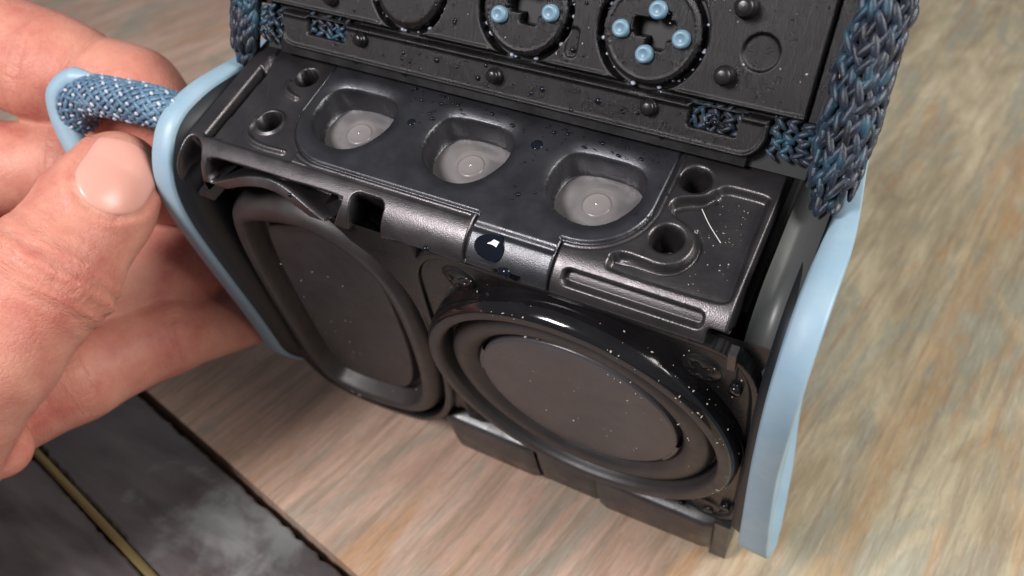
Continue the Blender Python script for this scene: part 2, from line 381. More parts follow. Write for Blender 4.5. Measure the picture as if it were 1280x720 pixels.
# centre module seam
seam = np.abs(stad); seam = np.where((S < .12) & (X > .50) & (X < 1.50), 9, seam)
rise(stad, .018, .05)
cut(seam-.014, .05, .03)
cut(np.abs(sd_rbox(X, S, -.06, 1.25, 2.43, 1.27, .78))-.008+np.where((X>.45)&(X<1.53)|(X<-2.6), 9, 0), .018, .025)
cut(np.maximum(np.abs(S+.045)-.007, np.maximum(X-.45, -2.3-X)), .016, .02)
# wells for the three switches
well = chaikin([(-.36,.47),(.0,.49),(.36,.48),(.515,.36),(.57,.14),(.53,-.08),(.36,-.36),(.08,-.475),(-.26,-.39),(-.48,-.18),(-.54,.08),(-.50,.33)], 2)
WELLS = [(-1.76,.80), (-.12,.80), (1.54,.76)]
for cx, cy in WELLS:
    d = sd_poly(X, S, [(a+cx, b+cy) for a, b in well])
    H = np.where(d < .16, H-.045*np.clip(1-d/.16, 0, 1)**2, H)
    cut(d+.015, .40, .05)
# raised ribs between the wells
for x0, x1, y0, y1, dd in ((-1.02,-.82,.31,1.10,((-.93,1.00,.075),(-.925,.48,.035))), (.61,.785,.28,1.29,((.70,1.14,.085),))):
    rise(sd_rbox(X, S, (x0+x1)/2, (y0+y1)/2, (x1-x0)/2, (y1-y0)/2, .02), .034, .02)
    for a, b, r_ in dd: rise(sd_c(X, S, a, b, r_), -.025, .04)
# right field with the bracket shaped step round the two holes
rec = chaikin([(2.09,-.04),(2.13,.07),(2.22,.10),(2.40,.09),(2.60,.07),(2.74,.12),(2.84,.24),(2.87,.42),(2.80,.56),(2.66,.67),(2.51,.73),(2.44,.80),(2.44,.90),(2.52,.965),(2.68,1.0),(2.78,1.07),(2.84,1.19),(2.90,1.25),(3.10,1.255),(3.33,1.25),(3.36,1.2),(3.36,.6),(3.395,.0),(3.36,-.10),(3.2,-.125),(2.6,-.13),(2.2,-.125),(2.11,-.11)], 2)
cut(sd_poly(X, S, rec), .10, .06)
cut(sd_line(X, S, chaikin([(2.12,.02),(2.38,.045),(2.62,.03),(2.80,.12),(2.90,.30),(2.90,.50),(2.78,.66)], 3, False))-.03, .13, .05)
cut(sd_line(X, S, chaikin([(2.49,.86),(2.56,.93),(2.75,.99),(2.84,1.12)], 3, False))-.05, .13, .05)
rise(np.abs(sd_c(X, S, 2.553, .415, .185))-.022, .03, .04)
for hx, hy, hr in ((2.553,.415,.155), (2.56,1.24,.150)):
    cut(sd_c(X, S, hx, hy, hr+.03), .025, .05); cut(sd_c(X, S, hx, hy, hr), .45, .06)
# long slot on the rounded edge, left of it the seam of the tab
cut(sd_rbox(X, S, 2.44, -.345, .755, .085, .06), .12, .04)
cut(np.abs(X-1.535)-.012+np.where((S > .06) | (S < -.6), 9, 0), .06, .03)
cut(np.abs(X-.505)-.014+np.where((S > .06) | (S < -.57), 9, 0), .07, .03)
tab = np.maximum(np.abs(X-1.02)-.50, S-.02)
rise(tab, .02, .03)
cut(np.abs(S+.115)-.035+np.where((X<.53)|(X>1.51), 9, 0), .035, .07)
rise(np.maximum(np.maximum(S+.495, X-.86), .52-X), -.02, .02)
cut(np.maximum(np.abs(X-1.035)-.165, S+.525), .12, .03)
# square hole in the band and the openings on the left
cut(sd_rbox(X, S, -.845, -.49, .215, .325, .10), .55, .04)
ARCH = chaikin([(-3.40,-.76),(-3.15,-.68),(-2.90,-.55),(-2.60,-.43),(-2.28,-.375),(-2.0,-.42),(-1.74,-.54),(-1.52,-.66),(-1.33,-.735),(-1.1,-.80)], 2, False)
tri = sd_poly(X, S, chaikin([(-3.27,-.27),(-2.6,-.265),(-1.9,-.255),(-1.2,-.245),(-1.175,-.29),(-1.19,-.42),(-1.29,-.70),(-1.42,-.67),(-1.72,-.50),(-2.0,-.37),(-2.28,-.325),(-2.6,-.38),(-2.92,-.51),(-3.2,-.66),(-3.29,-.62),(-3.30,-.4)], 2))
cut(tri+.03, .42, .05)
below = np.interp(X, [q[0] for q in ARCH], [q[1] for q in ARCH])-.10
lowcut = np.where((X > -3.42) & (X < -1.30), S-below, np.where(X >= -1.30, S+.60+np.where(X < -.4, .17*np.clip((-.4-X)/.9, 0, 1), 0), 9))
lowcut = np.where(X <= -3.42, S+1.10, lowcut)
lowcut = np.where((X > .5) & (X < 1.55), S+.60, lowcut)
cut(lowcut, .30, .05)
cut(sd_poly(X, S, chaikin([(-3.66,-.14),(-3.56,-.12),(-3.42,-.25),(-3.40,-.6),(-3.43,-.82),(-3.56,-.96),(-3.74,-1.06),(-3.83,-1.0),(-3.77,-.75),(-3.69,-.4)], 2)), .40, .09)
cut(sd_rbox(X, S, 3.40, -.53, .13, .13, .04), .35, .03)
LE = -3.70-np.clip((-S-.10)/.9, 0, 1)*.20; H = np.where(X < LE, H-.35*smoothstep((LE-X)/.03), H)
H = H-.30*smoothstep((X-3.44)/.03)
P = shell_map(X, S, H).reshape(-1, 3)
keep = ~((cell(S) < -.66) & (cell(X) > -3.35))
module = ((cell(stad) < .012) & (cell(S) > -.05)) | ((cell(np.abs(X-1.02)) < .505) & (cell(S) <= .03) & (cell(S) > -.62))
V, F_ = compact(P, grid_faces(*X.shape, mask=keep & ~module)); top = mk('top_shell', V, F_, mt_shell, sp)
V, F_ = compact(P, grid_faces(*X.shape, mask=keep & module)); mk('switch_module', V, F_, mt_module, sp)

# switches under the wells
for k, (cx, cy) in enumerate(WELLS):
    fm = lambda x, s, h: shell_map(x, s, h)
    prof = [(.62,-.41),(.54,-.402),(.46,-.385),(.38,-.362),(.31,-.342),(.25,-.328),(.22,-.320),(.205,-.322),(.17,-.326)]
    v_, f_ = lathe(prof, cx+.03, cy+.03, fm, 64)
    sw = mk('switch_film', v_, f_, mt_film, sp)
    prof = [(.171,-.330),(.160,-.318),(.150,-.312),(.138,-.316),(.120,-.324),(.06,-.318),(.0005,-.315)]
    v_, f_ = lathe(prof, cx+.03, cy+.03, fm, 48)
    mk('plunger', v_, f_, mt_plunger, sw)
    e_, ef = ellipsoid(shell_map(cx+.02, cy+.035, -.312), (np.array([.016,0,0]), np.array([0,.016,0]), np.array([0,0,.01])))
    mk('contact_dot', e_, ef, mt_metal, sw)

# chassis behind the shell
mb = MB(); box(mb, -3.60, 3.52, .62, 3.9, -6.0, -.46); mb.build('inner_box', mt_dark, sp, False)
# smoky side channel right of the shell
xs2 = np.linspace(3.60, 3.97, 14); t2 = np.linspace(0, 1, 60); V = []
for x in xs2:
    q = (x-3.60)/.37; dip = -.10-.16*max(0., math.sin(PI*q))**.8+.06*q
    for t in t2:
        R2 = .95; L1 = 1.7; L2 = 4.6; tot = L1+R2*PI/2+L2; u = t*tot
        if u < L1: y, z, ny, nz = 2.65-u, 0, 0, 1
        elif u < L1+R2*PI/2: a = (u-L1)/R2; y, z, ny, nz = .95-R2*math.sin(a), -R2+R2*math.cos(a), -math.sin(a), math.cos(a)
        else: y, z, ny, nz = 0., -R2-(u-L1-R2*PI/2), -1, 0
        V.append((x, y+ny*dip, z+nz*dip))
mk('side_channel', V, grid_faces(14, 60), mt_chan, sp)
mb = MB(); box(mb, 3.52, 3.60, .02, .14, -.62, -.30); mb.build('side_post', mt_shell, sp, False)
mb = MB(); box(mb, 3.34, 3.50, .0, 1.7, -.09, -.02); 

# --- front panel
dx = .016
xs = np.arange(-3.80, 3.95, dx); vs_ = np.arange(-5.6, .16, dx); X, S = np.meshgrid(xs, vs_, indexing='ij'); H = np.full(X.shape, -.10)
PR = chaikin([(-2.95,-.17),(-2.15,.03),(-1.60,-.06),(-1.12,-.33),(-.84,-.65),(-.58,-1.25),(-.53,-2.4),(-.62,-3.6),(-.85,-4.45),(-1.30,-5.02),(-1.9,-5.24),(-2.65,-5.36),(-3.42,-5.24),(-3.80,-4.5),(-3.85,-3.2),(-3.84,-1.9),(-3.74,-1.0),(-3.52,-.46)], 3)
dPR = sd_poly(X, S, PR)+.09
HS = chaikin([(-.52,-4.3),(-.50,-1.9),(-.42,-.78),(-.38,-.49),(-.24,-.20),(-.02,.02),(.16,.075),(.49,.05),(2.99,.03),(3.28,.03),(3.49,-.02),(3.66,-.13),(3.82,-.45),(3.87,-1.09),(3.89,-2.5),(3.89,-4.0),(3.84,-4.40),(3.60,-4.62),(3.05,-4.70),(0.,-4.70),(-.40,-4.62)], 2)
dHS = sd_poly(X, S, HS)
H = np.where(dHS < 0.02, H, np.minimum(H, -.10))
H = np.where((dHS > .05) & (X > -.25), -.24, H)
H = H+.14*inside(np.abs(dHS)-.020, .026)                # rim round the driver
H = np.where(dHS < -.03, -.15+.05*smoothstep((dHS+.075)/.04), H)
for a, b in ((.27,-.37), (3.24,-.48), (3.45,-4.3)):
    H = np.maximum(H, np.where(dHS < -.03, -.15+.04*inside(sd_c(X, S, a, b, .21), .05), -9))
wide = .05+.40*np.clip((-1.25-X)/.5, 0, 1)*np.clip((S+2.2)/1.2, 0, 1)+.4*np.clip((-3.2-X)/.3, 0, 1)*np.clip((S+4.2)/1., 0, 1)
H = np.minimum(H, -.10-.45*inside(dPR-wide, .05))
hfr = -.16+.24*np.clip(-S/5.2, 0, 1)
frm = inside(np.abs(dPR-.135)-.065, .03)*np.clip((-S-.9)/.5, 0, 1)*(X < -.52)
H = np.maximum(H, hfr*frm+H*(1-frm))
H = np.where((X > -.56) & (S < -4.72), H-.6*smoothstep((-4.72-S)/.04), H)
H = np.where((dPR > .20) & (X < -.5) & (S < -4.4), H-.8*smoothstep((dPR-.20)/.05), H)
P = front_map(X, S, H).reshape(-1, 3)
Cd = cell(dPR); keep = ~((Cd > .30) & (cell(X) < -.5) & (cell(S) < -4.3)) & ~((cell(S) < -4.8) & (cell(X) > -.56))
V, F_ = compact(P, grid_faces(*X.shape, mask=keep))
mk('front_panel', V, F_, mt_semi, sp)

# --- passive radiator (the tall oval on the left)
e = -dPR; h0 = -.14+.24*np.clip(-S/5.2, 0, 1)
roll = -.32+.36*np.sqrt(np.clip(1-((e-.22)/.235)**2, 0, 1))
pl = -.16+.015*np.sin(X*3)*0
Hr = np.where(e < .22, roll, np.maximum(roll, -.30+0*e))
blend = smoothstep((e-.30)/.16); Hr = Hr*(1-blend)+(-.30)*blend
Hr = Hr-.45*smoothstep((-.015-e)/.07); step_ = smoothstep((e-.50)/.09); Hr = Hr+.15*step_
P = front_map(X, S, h0+Hr).reshape(-1, 3)
V, F_ = compact(P, grid_faces(*X.shape, mask=(cell(e) > -.11) & (cell(e) < .59)))
rad = mk('passive_radiator', V, F_, mt_rubber, sp)
V, F_ = compact(P, grid_faces(*X.shape, mask=(cell(e) >= .59-.001)))
mk('radiator_plate', V, F_, mt_plate, rad)

# --- driver (the round one)
DC = (1.68, -2.23)
prof = [(2.17,-.24),(2.15,.0),(2.13,.11),(2.09,.165),(2.05,.18),(1.98,.18),(1.94,.17),(1.915,.14),(1.90,.08),(1.895,-.26),(1.78,-.27)]
v_, f_ = lathe(prof[:4]+[(2.072,.176)], *DC, front_map, 160)
drv = mk('driver_ring', v_, f_, mt_gloss, sp)
v_, f_ = lathe([(2.072,.176),(2.05,.184),(1.98,.18)]+prof[6:], *DC, front_map, 160); mk('ring_rim', v_, f_, mt_plate, drv)
prof = [(1.84,-.24),(1.83,-.06),(1.80,.02),(1.75,.065),(1.67,.092),(1.58,.088),(1.50,.045),(1.44,-.02),(1.41,-.07),(1.37,-.10),(1.30,-.10)]
v_, f_ = lathe(prof, *DC, front_map, 160); mk('surround', v_, f_, mt_rubber, drv)
prof = [(1.375,-.12),(1.37,.0),(1.358,.024),(1.33,.030),(.9,.022),(.5,.01),(.2,.004),(.0005,.003)]
v_, f_ = lathe(prof, *DC, front_map, 160); mk('dust_cap', v_, f_, mt_disc, drv)
# notched lips on both sides of the dust cap
for a0 in (PI*.93, -PI*.10):
    mb = MB(); N = 10; pts = []
    for i in range(N+1):
        a = a0+(i/N-.5)*.42
        for r_, h in ((1.335,.01),(1.36,.03),(1.40,.02),(1.42,-.04)): pts.append(front_map(DC[0]+r_*math.cos(a), DC[1]+r_*math.sin(a), h))
    mb.add(pts, [(i*4+j, (i+1)*4+j, (i+1)*4+j+1, i*4+j+1) for i in range(N) for j in range(3)]); mb.build('cone_lip', mt_disc, drv)

# screws with cross slots
def screw(x, v, r_, h):
    n = 48; rr = np.linspace(0, 1, 12); V = []; 
    for q in rr:
        for a in range(n):
            t = 2*PI*a/n; px, pv = q*r_*math.cos(t), q*r_*math.sin(t)
            ca, sa = math.cos(.6), math.sin(.6); lx, lv = px*ca+pv*sa, -px*sa+pv*ca
            hh = .05*math.sqrt(max(0, 1-(q*.95)**2))
            if (abs(lx) < .22*r_ and abs(lv) < .72*r_) or (abs(lv) < .22*r_ and abs(lx) < .72*r_): hh -= .075
            V.append(front_map(x+px, v+pv, h+hh))
    F_ = [(k*n+a, k*n+(a+1)%n, (k+1)*n+(a+1)%n, (k+1)*n+a) for k in range(11) for a in range(n)]
    return mk('screw', V, F_, mt_screw, sp)
screw(.27,-.37,.19,-.135); screw(3.24,-.48,.21,-.135)
for a, b in ((3.62,-.66), (3.72,-4.05), (3.50,-4.38)):
    v_, f_ = lathe([(.075,-.24),(.075,-.09),(.06,-.07),(.0005,-.065)], a, b, front_map, 20); mk('locating_pin', v_, f_, mt_gloss, sp)

# --- lower lip: three overlapping plates under the driver
def skirt(x0, x1, off, end=0):
    prof = [(-4.60,-.20),(-4.62,.0),(-4.66,.05),(-4.72,.07),(-5.3,.07),(-5.72,.05),(-5.84,.0),(-5.90,-.05),(-6.10,-.14),(-6.20,-.30),(-6.15,-.9)]
    n = 15; V = []
    for i in range(n):
        q = i/(n-1); x = x0+(x1-x0)*q
        inset = .05*(1-min(1, min(q, 1-q)*(x1-x0)/.06))
        for v, h in prof:
            jag = (.05*math.sin(9*q+1)+.03*math.sin(23*q)) if end and v < -6.0 else 0
            V.append(front_map(x, v+(.10*q if end and v < -5.5 else 0)+jag, h+off-inset))
    return mk('lower_lip_plate', V, grid_faces(n, len(prof)), mt_skirt, sp)
skirt(-.90, .70, -.02); skirt(.70, 1.78, -.07); skirt(1.78, 3.62, .0, 1)
mb = MB(); box(mb, 3.60, 3.86, -6.02, -4.62, -.5, -.03, lambda p: tuple(front_map(*p))); mb.build('corner_foot', mt_skirt, sp, False)
mb = MB(); box(mb, -.86, 3.6, -6.0, -4.7, -.9, -.42, lambda p: tuple(front_map(*p))); mb.build('lip_backing', mt_dark, sp, False)

# --- end caps
CAP = chaikin([(4.3,-.9),(3.6,-.62),(2.6,-.42),(1.95,-.22),(1.5,-.07),(1.08,.06),(.50,.10),(.10,-.18),(-.14,-.55),(-.27,-1.1),(-.32,-2),(-.36,-3.2),(-.40,-4.1),(-.46,-4.85),(-.10,-5.65),(.6,-6.02),(1.3,-6.12),(3,-6.12),(4.2,-5.9),(4.7,-5.0),(4.7,-3),(4.65,-1.3)], 3)
def cap(sgn, xin, xout, flare):
    Q = np.array(CAP); n = len(Q); ctr = np.array([2.1,-3.0]); nx = np.roll(Q,-1,0)-np.roll(Q,1,0); nx = np.stack([nx[:,1], -nx[:,0]], 1); nx /= np.linalg.norm(nx, axis=1)[:,None]
    if (nx*(Q-ctr)).sum() < 0: nx = -nx
    rings = [(xin-.06,-.55),(xin-.02,-.10),(xin,-.015),(xin+.018,.012),(xin+(xout-xin)*.5,.022),(xout-.03,.026),(xout-.008,.018),(xout,-.004),(xout+.004,-.08),(xout-.01,-.20),(xout-.16,-.26),(xout-.17,-.5)]
    V = []
    for x, off in rings:
        q = Q+nx*off; q = q if off > -.3 else Q+(ctr-Q)*(-off/3.)
        for i in range(n):
            fl = flare*np.clip((-Q[i,1]-2.0)/3.6, 0, 1)**1.4*smoothstep(np.array((2.6-Q[i,0])/2.8))-(.24*smoothstep(np.array((Q[i,0]-1.2)/2.8)) if sgn > 0 else .10*np.clip((Q[i,0]-.8)/3., 0, 1))
            V.append((sgn*(x+fl*(.35 if x < xin+.05 else 1)), q[i,0], q[i,1]))
    m = len(rings); F_ = [(k*n+a, k*n+(a+1)%n, (k+1)*n+(a+1)%n, (k+1)*n+a) for k in range(m-1) for a in range(n)]
    V.append((sgn*(xout-.17), ctr[0], ctr[1])); F_ += [((m-1)*n+a, (m-1)*n+(a+1)%n, len(V)-1) for a in range(n)]
    if sgn < 0: F_ = [f[::-1] for f in F_]
    return mk('end_cap', V, F_, mt_blue, sp)
cl = cap(-1, 3.93, 4.22, .0); cl['label'] = 'light blue end cap beside the hand'
cr = cap(1, 3.985, 4.285, .22); cr['label'] = 'light blue end cap seen edge-on beside the bare wood'
# dark inner walls of the caps
for sgn, xi in ((-1, 3.80), (1, 3.93)):
    Q = np.array(CAP); ctr = np.array([2.1,-3.0]); V = []; n = len(Q)
    for x, k in ((xi+.10, .985 if sgn < 0 else .95), (xi+.02, .965 if sgn < 0 else .94), (xi-.06, .93), (xi-.07, .80)):
        for q in ctr+(Q-ctr)*k: V.append((sgn*x, q[0], q[1]))
    F_ = [(k*n+a, k*n+(a+1)%n, (k+1)*n+(a+1)%n, (k+1)*n+a) for k in range(3) for a in range(n)]
    F_.append(tuple(3*n+a for a in range(n)))
    if sgn < 0: F_ = [f[::-1] for f in F_]
    mk('cap_gasket', V, F_, mt_navy, sp)

# ------------------------------------------------------------------ raised flap
fl = empty('lifted_cover', 'black button cover with blue knitted edge lifted open behind the speaker', 'cover', (0,0,LIFT), TILT)
dx = .0135
xs = np.arange(-3.70, 3.66, dx); vs_ = np.arange(.0, 3.1, dx); X, S = np.meshgrid(xs, vs_, indexing='ij'); H = np.zeros(X.shape)
lip = sd_rbox(X, S, -.05, .45, 3.21, .385, .26)
lipm = np.where(S < .52, lip, 9)
plate = np.maximum(.565-S, np.abs(X+.02)-3.50)
H = np.where(lipm < 0, 0, -.12)
H = -.14+.14*inside(lipm+.01, .03)
H = np.maximum(H, -.14+.16*inside(plate+.01, .03))
H = H+.03*inside(np.abs(lip+.035)-.02+np.where(S > .45, 9, 0), .04)      # raised edge of the lip
H = H+.035*inside(np.abs(S-.475)-.02+np.where((X > 3.12) | ((X > 2.30) & (X < 2.84)), 9, 0), .04)
H = H+.025*inside(np.abs(S-.60)-.016+np.where(plate > 0, 9, 0), .022)
OPEN = [(2.575,.385,.26,.115), (-2.50,.385,.29,.10), (-3.45,.31,.25,.17)]
for cx, cy, a, b in OPEN: H = np.minimum(H, -.22*inside(sd_rbox(X, S, cx, cy, a, b, .02), .03)+np.where(sd_rbox(X,S,cx,cy,a,b,.02) > .03, 9, 0))
BT = [(-1.33,1.08,.50), (.22,1.12,.555), (1.72,1.13,.575)]
for cx, cy, r_ in BT:
    d = sd_c(X, S, cx, cy, r_)
    H = np.minimum(H, np.where(d < .09, .02-.22*inside(np.abs(d)-.03, .03), 9))
    H = np.where(d < -.04, .02+.02*inside(d+.08, .06), H)
    if cx > -1:
        H = np.minimum(H, .02-.25*np.maximum(inside(sd_rbox(X, S, cx+.02, cy+.04, .21, .09, .02), .03), inside(sd_rbox(X, S, cx+.06, cy+.03, .10, .19, .02), .03))+np.where(d > -.1, 9, 0)*1.)
        H = H+.04*inside(np.abs(sd_rbox(X, S, cx-.12, cy+.06, .10, .07, .02))-.012+np.where(d > -.2, 9, 0), .02)
H = H-.05*inside(sd_c(X, S, 2.88, 1.14, .185), .02)-.03*inside(sd_rbox(X, S, .85, .86, .07, .16, .06), .03)
H = H-.10*inside(np.abs(X-3.505)-.015+np.where(S < .55, 9, 0), .02)
# right of the plate the moulded frame goes on a little, and the field bends away at the far left
H = np.where((X > 3.50) & (S > .56), np.maximum(H, -.03), H)
keep = ~((cell(lip) > .05) & (cell(S) < .52)) | (cell(S) > .535)
V, F_ = compact(flap_map(X, S, H).reshape(-1, 3), grid_faces(*X.shape, mask=keep))
mk('cover_plate', V, F_, mt_flap, fl)
# underside lip thickness
mb = MB(); box(mb, -3.55, 3.62, -.02, 3.1, -.30, -.16, lambda p: tuple(flap_map(*p))); mb.build('cover_backing', mt_dark, fl, False)
mb = MB(); box(mb, -3.25, 3.0, -.02, .16, -.16, -.05, lambda p: tuple(flap_map(*p))); mb.build('hinge_strip', mt_semi, fl, False)
# blue posts on the button backs
for cx, cy, dots in ((1.72,1.13,((-.33,-.02),(.03,.23),(.34,-.01),(-.02,-.23))), (.22,1.12,((-.29,-.12),(.33,.0),(.0,.25)))):
    for a, b in dots:
        v_, f_ = lathe([(.098,.0),(.096,.075),(.080,.10),(.055,.105),(.045,.095),(.0005,.092)], cx+a, cy+b, flap_map, 20)
        mk('button_post', v_, f_, mt_dot, fl)
# black pegs
for x, v, r_, hh in ((1.87,.37,.085,.12), (2.59,.86,.095,.20), (2.64,1.54,.105,.22), (-.02,.32,.085,.14), (-1.94,.37,.08,.12), (-2.42,.78,.085,.15)):
    v_, f_ = lathe([(r_*1.15,.0),(r_*1.1,hh*.5),(r_*1.1,hh*.52),(r_*.95,hh*.56),(r_*.95,hh-.03),(r_*.8,hh),(r_*.4,hh+.008),(.0005,hh+.01)], x, v, flap_map, 24)
    mk('locating_peg', v_, f_, mt_semi, fl)
# light seen through the ring gaps: knitted fabric behind, as small beads
mb = MB()
for cx, cy, r_ in BT:
    for i in range(34):
        a = 2*PI*i/34+rng.normal()*.12
        if rng.random() < .40: continue
        s_ = .010+.018*rng.random()
        mb.add(*ellipsoid(flap_map(cx+(r_)*math.cos(a), cy+(r_)*math.sin(a), -.10), (np.array([s_*1.3,0,0]), LU*s_, LN*s_), 6, 4))
mb.build('gap_threads', mt_fleck, fl, kind='stuff')

# knitted edge: stitches as small twisted yarn drops over a dark tube
def stitches(mb, fmap, rows, cols, dirv, lean, ln, th):
    for i in rows:
        for j in cols:
            pass
def knit_roll(mb, core, x0, v0, v1, r_, a0, a1, nw, dv, hc):
    axis = LU
    nv = int((v1-v0)/dv)
    for k in range(nv):
        v = v0+dv*k
        rr = r_*(1+.06*math.sin(2.3*v)); 
        if v < v0+.25: rr *= math.sqrt(max(.15, 1-((v0+.25-v)/.30)**2))
        for j in range(nw):
            a = a0+(a1-a0)*(j+.5)/nw
            da = (a1-a0)/nw
            for sg in (-1, 1):
                aa = a+sg*da*.24+rng.normal()*.03; vv = v+rng.normal()*.012+(dv*.5 if j % 2 else 0)
                ra = rr*(1+rng.normal()*.03)
                c_ = flap_map(x0+ra*math.cos(aa), vv, hc+ra*math.sin(aa))
                nrm = math.cos(aa)*np.array([1.,0,0])+math.sin(aa)*LN; tan = -math.sin(aa)*np.array([1.,0,0])+math.cos(aa)*LN
                lean = sg*(.36+rng.normal()*.14)+.10; d_ = axis*math.cos(lean)-tan*math.sin(lean)+nrm*rng.normal()*.12; d_ /= np.linalg.norm(d_)
                s2_ = np.cross(nrm, d_)
                L_ = dv*.74*(1+rng.normal()*.08); t_ = .050*(1+rng.normal()*.16)
                mb.add(*ellipsoid(c_, (s2_*t_, nrm*t_*1.05, d_*L_), 7, 6))
mb = MB()
knit_roll(mb, None, 3.86, -.16, 3.05, .245, -1.1, 2.7, 8, .205, -.15)
mb.build('knitted_edge', mt_yarn, fl, kind='stuff', label='thick blue knitted edge seen beside the bare wood')
V, F_ = tube([flap_map(3.86, v, -.15) for v in np.linspace(-.12, 3.1, 20)], [.13]+[.20]*19, 16); mk('edge_core', V, F_, mt_navy, fl)
mb = MB()
knit_roll(mb, None, -3.86, -.20, 2.0, .20, .4, 4.0, 8, .18, -.10)
mb.build('knitted_edge', mt_yarn, fl, kind='stuff', label='thin blue knitted edge above the hand')
V, F_ = tube([flap_map(-3.86, v, -.10) for v in np.linspace(-.16, 2.1, 14)], .16, 12); mk('edge_core', V, F_, mt_navy, fl)
# fabric patches seen in the openings and the corner
mb = MB()
def patch(x0, x1, v0, v1, h):
    v = v0; k = 0
    while v < v1:
        x = x0+(k % 2)*.04
        while x < x1:
            for sg in (-1, 1):
                lean = sg*.6+rng.normal()*.2
                d_ = LU*math.sin(lean)*1.+np.array([1.,0,0])*math.cos(lean); d_ /= np.linalg.norm(d_); s2_ = np.cross(LN, d_)
                t_ = .034*(1+rng.normal()*.15)
                mb.add(*ellipsoid(flap_map(x+rng.normal()*.012, v+sg*.03+rng.normal()*.012, h+rng.normal()*.012), (s2_*t_, LN*t_, d_*.085), 6, 5))
            x += .135
        v += .105; k += 1
patch(2.30,2.86,.27,.52,-.10); patch(-2.80,-2.20,.28,.50,-.10); patch(-3.75,-3.18,.14,.52,-.08); patch(3.22,3.72,.20,.52,-.06)
mb.build('fabric_lining', mt_yarn, fl, kind='stuff')

# ------------------------------------------------------------------ carry loop
Cm = np.array([4.46,-3.8,7.21236]); Bc = np.array([[.88143772,.44223267,-.16582466],[.29945814,-.79479492,-.52785023],[-.36522921,.41560956,-.83299239]])
lp = empty('carry_loop', 'blue woven cord loop with rubber end held between thumb and finger', 'strap', (0,0,LIFT), TILT)
rope_pts = spline([(-4.05,.76,-.24),(-4.55,.68,-.06),(-5.16,0.62,-0.05),(-5.66,0.59,-0.09),(-5.94,0.47,-0.2),(-6.1,0.36,-0.49)], 10)
RR = .275
V, F_ = tube(rope_pts, RR*.93, 20); mk('cord_core', V, F_, mt_cord, lp)
# frames along the cord
T = np.gradient(rope_pts, axis=0); T /= np.linalg.norm(T, axis=1)[:,None]; U = []
u = np.cross([0,0,1.], T[0]); u /= np.linalg.norm(u)
for k in range(len(T)): u = u-T[k]*(u@T[k]); u /= np.linalg.norm(u); U.append(u)
U = np.array(U); W_ = np.cross(T, U)
arc = np.r_[0, np.cumsum(np.linalg.norm(np.diff(rope_pts, axis=0), axis=1))]
def on_rope(l, a, r_):
    k = np.interp(l, arc, np.arange(len(arc))); i = int(min(k, len(arc)-2)); f = k-i
    p = rope_pts[i]*(1-f)+rope_pts[i+1]*f; uu = U[i]*(1-f)+U[i+1]*f; ww = W_[i]*(1-f)+W_[i+1]*f; tt = T[i]
    nrm = uu*math.cos(a)+ww*math.sin(a); return p+nrm*r_, nrm, tt
mbA = MB(); mbB = MB(); l = 0.; k = 0; NA = 16
while l < arc[-1]:
    for j in range(NA):
        a = 2*PI*(j+.5*(k % 2))/NA
        p, nrm, tt = on_rope(l, a, RR*.97); side = np.cross(nrm, tt)
        white = (k % 2 == 0) and (j % 2 == (k//2) % 2) and rng.random() > .14; a += rng.normal()*.035
        d_ = tt+side*(.7 if k % 2 else -.7); d_ /= np.linalg.norm(d_); s2_ = np.cross(nrm, d_)
        (mbB if white else mbA).add(*ellipsoid(p+nrm*(.010 if white else 0), (s2_*(.026 if white else .036), nrm*.024, d_*(.040*(1+rng.normal()*.25) if white else .075)), 7, 5))
    l += .062; k += 1
mbA.build('blue_strands', mt_cord, lp, kind='stuff'); mbB.build('pale_flecks', mt_fleck, lp, kind='stuff')
sl = spline([(-5.64,0.74,0.1),(-6.,0.63,0.08),(-6.19,0.43,-0.05),(-6.18,0.27,-0.26),(-6.08,0.13,-0.49),(-5.94,0.,-0.73)], 8)
V, F_ = tube(sl, np.interp(np.arange(len(sl)), [0, 6, len(sl)-1], [.05,.15,.17]), 16); mk('rubber_end', V, F_, mt_blue, lp)

# ------------------------------------------------------------------ water and crumbs
def cap_drop(mb, p, n, r_, flat=.6):
    n = n/np.linalg.norm(n); t = np.cross(n, [.3,.8,.5]); t /= np.linalg.norm(t); b = np.cross(n, t)
    mb.add(*ellipsoid(p+n*r_*.1, (t*r_*(1+.2*rng.random()), b*r_, n*r_*flat), 10, 6))
def top_at(x, s):
    a = min(max(-s/RAD, 0), PI/2); return shell_map(x, s, .02), np.array([0, -math.sin(a), math.cos(a)])
sm = MB()
def dens(fm, x0, x1, s0_, s1, n, r0, r1, nrm, h=.0):
    for _ in range(n):
        x = x0+(x1-x0)*rng.random(); s = s0_+(s1-s0_)*rng.random(); cap_drop(sm, fm(x, s, h), nrm, r0+(r1-r0)*rng.random()**4)
for x0, x1, s0_, s1, n_ in ((-1.2,2.2,1.25,1.5,70),(-.9,-.7,.9,1.5,12),(.5,1.0,.3,1.4,14),(2.1,2.4,.2,1.3,10)):
    dens(shell_map, x0, x1, s0_, s1, n_, .008, .026, np.array([0,0,1.]), .01)
dens(flap_map, -2.4, 2.9, .08, .45, 110, .006, .040, LN, 0.); dens(flap_map, -2.5, 3.4, .62, 1.8, 110, .005, .032, LN, .02)
sm.build('water_specks', mt_drop, None, True, kind='stuff', label='fine water specks scattered over the black plastic', category='water')
bpy.data.objects['water_specks'].location = (0,0,LIFT); bpy.data.objects['water_specks'].rotation_euler = (TILT,0,0)
